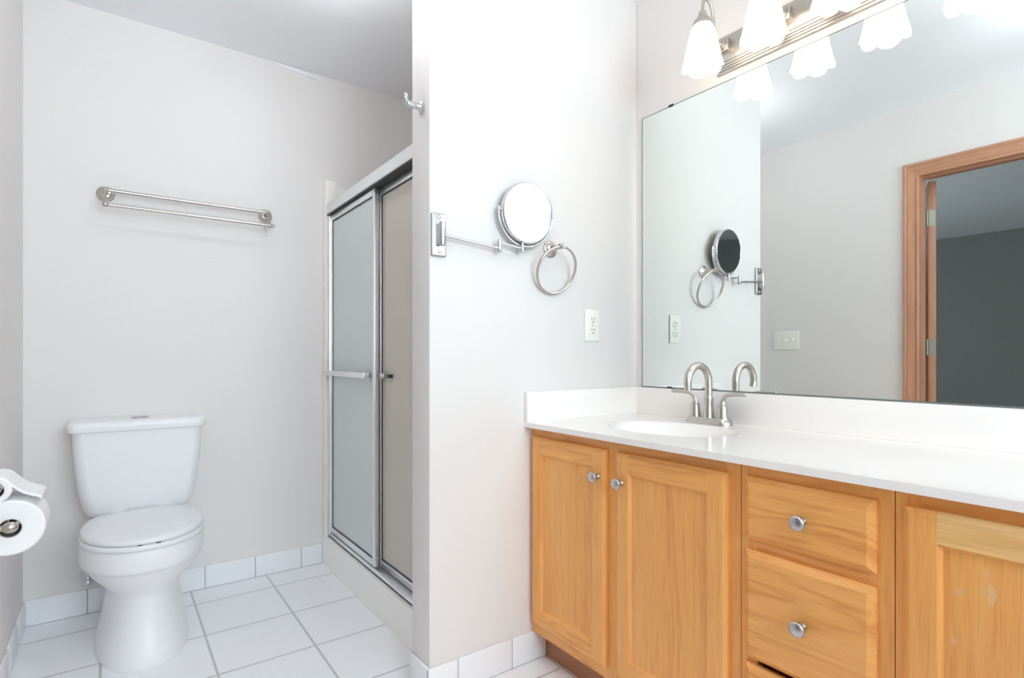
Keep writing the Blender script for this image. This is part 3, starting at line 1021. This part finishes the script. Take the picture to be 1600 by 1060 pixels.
# curb with a softly rounded top, then the sunk floor
cp = [(x0, .0006), (x0, .135), (x0 + .003, .142), (x0 + .010, .146), (x0 + .080, .146), (x0 + .088, .141), (x0 + .093, .130), (x0 + .10, .06), (x0 + .10, .0006)]
rings(bm, [[Vector((a, yy, b)) for a, b in cp] for yy in (y0, y1)])
box(bm, x0 + .095, x1, y0, y1, .0006, .055)
obj('pan', bm, M_fibre, ss, 35)
bm = BM(); box(bm, x1 - .022, x1, y0, y1, .05, 1.90, .004)
obj('wall_panel', bm, M_fibre, ss)
bm = BM(); box(bm, x0 + .03, x1 - .02, y1 - .022, y1, .05, 1.885, .004)
obj('wall_panel', bm, M_fibre, ss)
bm = BM(); box(bm, x0 + .03, x1 - .02, y0, y0 + .022, .05, 1.885, .004)
obj('wall_panel', bm, M_fibre, ss)
bm = BM(); box(bm, x0 + .001, x0 + .055, y1 - .062, y1, .143, 1.905, .006, 3)
obj('front_flange', bm, M_fibre, ss)
bm = BM(); box(bm, x0 + .001, x0 + .055, y0, y0 + .062, .143, 1.905, .006, 3)
obj('front_flange', bm, M_fibre, ss)
bm = BM()
cx, cy = x1 - .022, y1 - .022
pr = []
for z, r in ((.05, .30), (.46, .31), (.49, .315), (.500, .305), (.503, .28)):
    pr.append([Vector((cx, cy, z))] + [Vector((cx - r * math.cos(t), cy - r * math.sin(t) * 1.2, z)) for t in [PI / 2 * k / 18 for k in range(19)]])
rings(bm, pr)
obj('corner_seat', bm, M_fibre, ss, 40)

fy0, fy1 = y0 + .002, y1 - .062
bm = BM()
box(bm, XS + .002, XS + .062, fy0, fy1 - .0, 1.733, 1.783, .005, 3)
obj('header', bm, M_alum, ss)
bm = BM()
box(bm, XS + .006, XS + .058, fy0, fy1, 1.7275, 1.7335)
obj('header_seal', bm, M_gap, ss)
bm = BM()
box(bm, XS + .012, XS + .070, fy0, fy1, .1462, .156, .002)
box(bm, XS + .012, XS + .018, fy0, fy1, .1462, .170, .0015); box(bm, XS + .036, XS + .040, fy0, fy1, .1462, .166, .001)
obj('bottom_track', bm, M_alum, ss)
for yy in ((fy1 - .022, fy1), (fy0, fy0 + .022)):
    bm = BM()
    box(bm, XS + .010, XS + .060, yy[0], yy[1], .1565, 1.727, .002)
    obj('jamb', bm, M_alum, ss)
def sliding(px, a, b, glass, gname):
    z0, z1 = .172, 1.725
    bm = BM()
    w = .024
    for s in ((a, a + w), (b - w, b)):
        box(bm, px - .010, px + .010, s[0], s[1], z0, z1, .003, 2)
    box(bm, px - .0085, px + .0085, a + w, b - w, z0, z0 + .028, .002)
    box(bm, px - .0085, px + .0085, a + w, b - w, z1 - .028, z1, .002)
    fr = obj('sliding_door', bm, M_alum, ss)
    bm = BM()
    g = .004
    for q in ((a + w, a + w + g, z0 + .028, z1 - .028), (b - w - g, b - w, z0 + .028, z1 - .028), (a + w, b - w, z0 + .028, z0 + .032), (a + w, b - w, z1 - .032, z1 - .028)):
        box(bm, px - .0065, px + .0065, *q)
    obj('gasket', bm, M_gap, fr)
    bm = BM(); box(bm, px - .0025, px + .0025, a + w - .002, b - w + .002, z0 + .026, z1 - .026)
    obj('glass', bm, glass, fr, None)
    return fr
of = sliding(XS + .026, 2.152, fy1 - .012, M_glass_o, 'outer')
nf = sliding(XS + .051, fy0 + .012, 2.170, M_glass_i, 'inner')
bm = BM()
hx = XS - .012
box(bm, hx - .006, hx + .006, 2.18, 2.712, .944, .968, .002)
for yy in (2.200, 2.700):
    box(bm, hx - .002, XS + .018, yy - .010, yy + .010, .946, .966, .002)
obj('towel_bar', bm, M_alum, of)
bm = BM()
box(bm, XS + .026, XS + .042, 2.085, 2.125, .946, .966, .003)
obj('pull', bm, M_satin, nf)
bm = BM(); box(bm, XS + .032, XS + .078, 2.04, 2.062, .949, .963, .002)
obj('bracket', bm, M_dark, nf)

# ------------------------------------------------------------------ toilet paper: holder and two rolls
PX, PZ, PY0, PY1 = -.1815, .669, 1.600, 1.712
UX, UZ = -.2079, .7535
th = thing('paper_holder', 'brushed nickel double toilet paper holder on the left wall', 'toilet paper holder', (XL, 1.655, .71))
for (ax, az) in ((PX, PZ), (UX, UZ)):
    bm = BM()
    tube(bm, [(ax, PY0 - .018, az), (ax, PY1 + .016, az)], .0065, 14)
    for yy in (PY0 - .018, PY1 + .016):
        tube(bm, [(XL + .004, yy, az), (ax - .004, yy, az)], .0060, 14)
        lathe(bm, [(.020, .0006), (.020, .004), (.012, .010), (.007, .013)], (XL, yy, az), (1, 0, 0), 22)
        ball(bm, (ax + .002, yy, az), .0125, (1.15, 1, .95))
    obj('rod', bm, M_nickel, th, 60)
def roll(ax, az, r, y0, y1, core, label):
    t = thing('toilet_roll', label, 'toilet paper', (ax, (y0 + y1) / 2, az), 'toilet paper rolls')
    bm = BM()
    lathe(bm, [(core, y0), (r - .003, y0), (r, y0 + .003), (r, y1 - .003), (r - .003, y1), (core, y1)], (ax, 0, az), (0, 1, 0), 64, closed=True, caps=False)
    obj('paper', bm, M_paper, t, 40)
    bm = BM()
    lathe(bm, [(core - .0015, y0 + .001), (core + .0003, y0 + .001), (core + .0003, y1 - .001), (core - .0015, y1 - .001)], (ax, 0, az), (0, 1, 0), 40, closed=True, caps=False)
    obj('core', bm, M_card, t, 40)
    return t
roll(PX, PZ - .006, .0592, PY0, PY1, .020, 'large fresh toilet paper roll, lower on the left wall')
r2 = roll(UX, UZ - .006, .0295, PY0 - .002, PY1, .018, 'nearly used toilet paper roll above the fresh roll')
bm = BM()
cs = [(-0.2067, 0.7766), (-0.1907, 0.772), (-0.1746, 0.7547), (-0.1608, 0.7421), (-0.147, 0.7346), (-0.1344, 0.7295), (-0.1286, 0.7249)]
cs = [p.to_2d() for p in catmull([(a, b, 0) for a, b in cs], 5)]
prof = [(a, b) for a, b in cs] + [(a - .001, b - .006) for a, b in cs[::-1]]
rings(bm, [[Vector((a, yy, b)) for a, b in prof] for yy in (PY0 + .004, PY1 - .002)])
obj('loose_sheet', bm, M_paper, r2, 40)

# ------------------------------------------------------------------ peeling paint at the top of the far wall
bm = BM()
L = []
for k in range(13):
    f = k / 12
    x = .628 + .212 * f
    w = .010 * math.sin(PI * min(1, f * 1.15 + .05)) + .003
    zt = H - .001 - .030 * f ** 2.2
    L.append([Vector((x, YW - .0008, zt)), Vector((x, YW - .008 - .010 * f, zt - .002)), Vector((x, YW - .009 - .010 * f, zt - .006 - w * .5)), Vector((x, YW - .0008, zt - .006 - w))])
rings(bm, L)
tag(obj('paint_peel', bm, M_ceil, None, 40), 'curled strip of white paint peeling along the ceiling line', 'peeling paint')
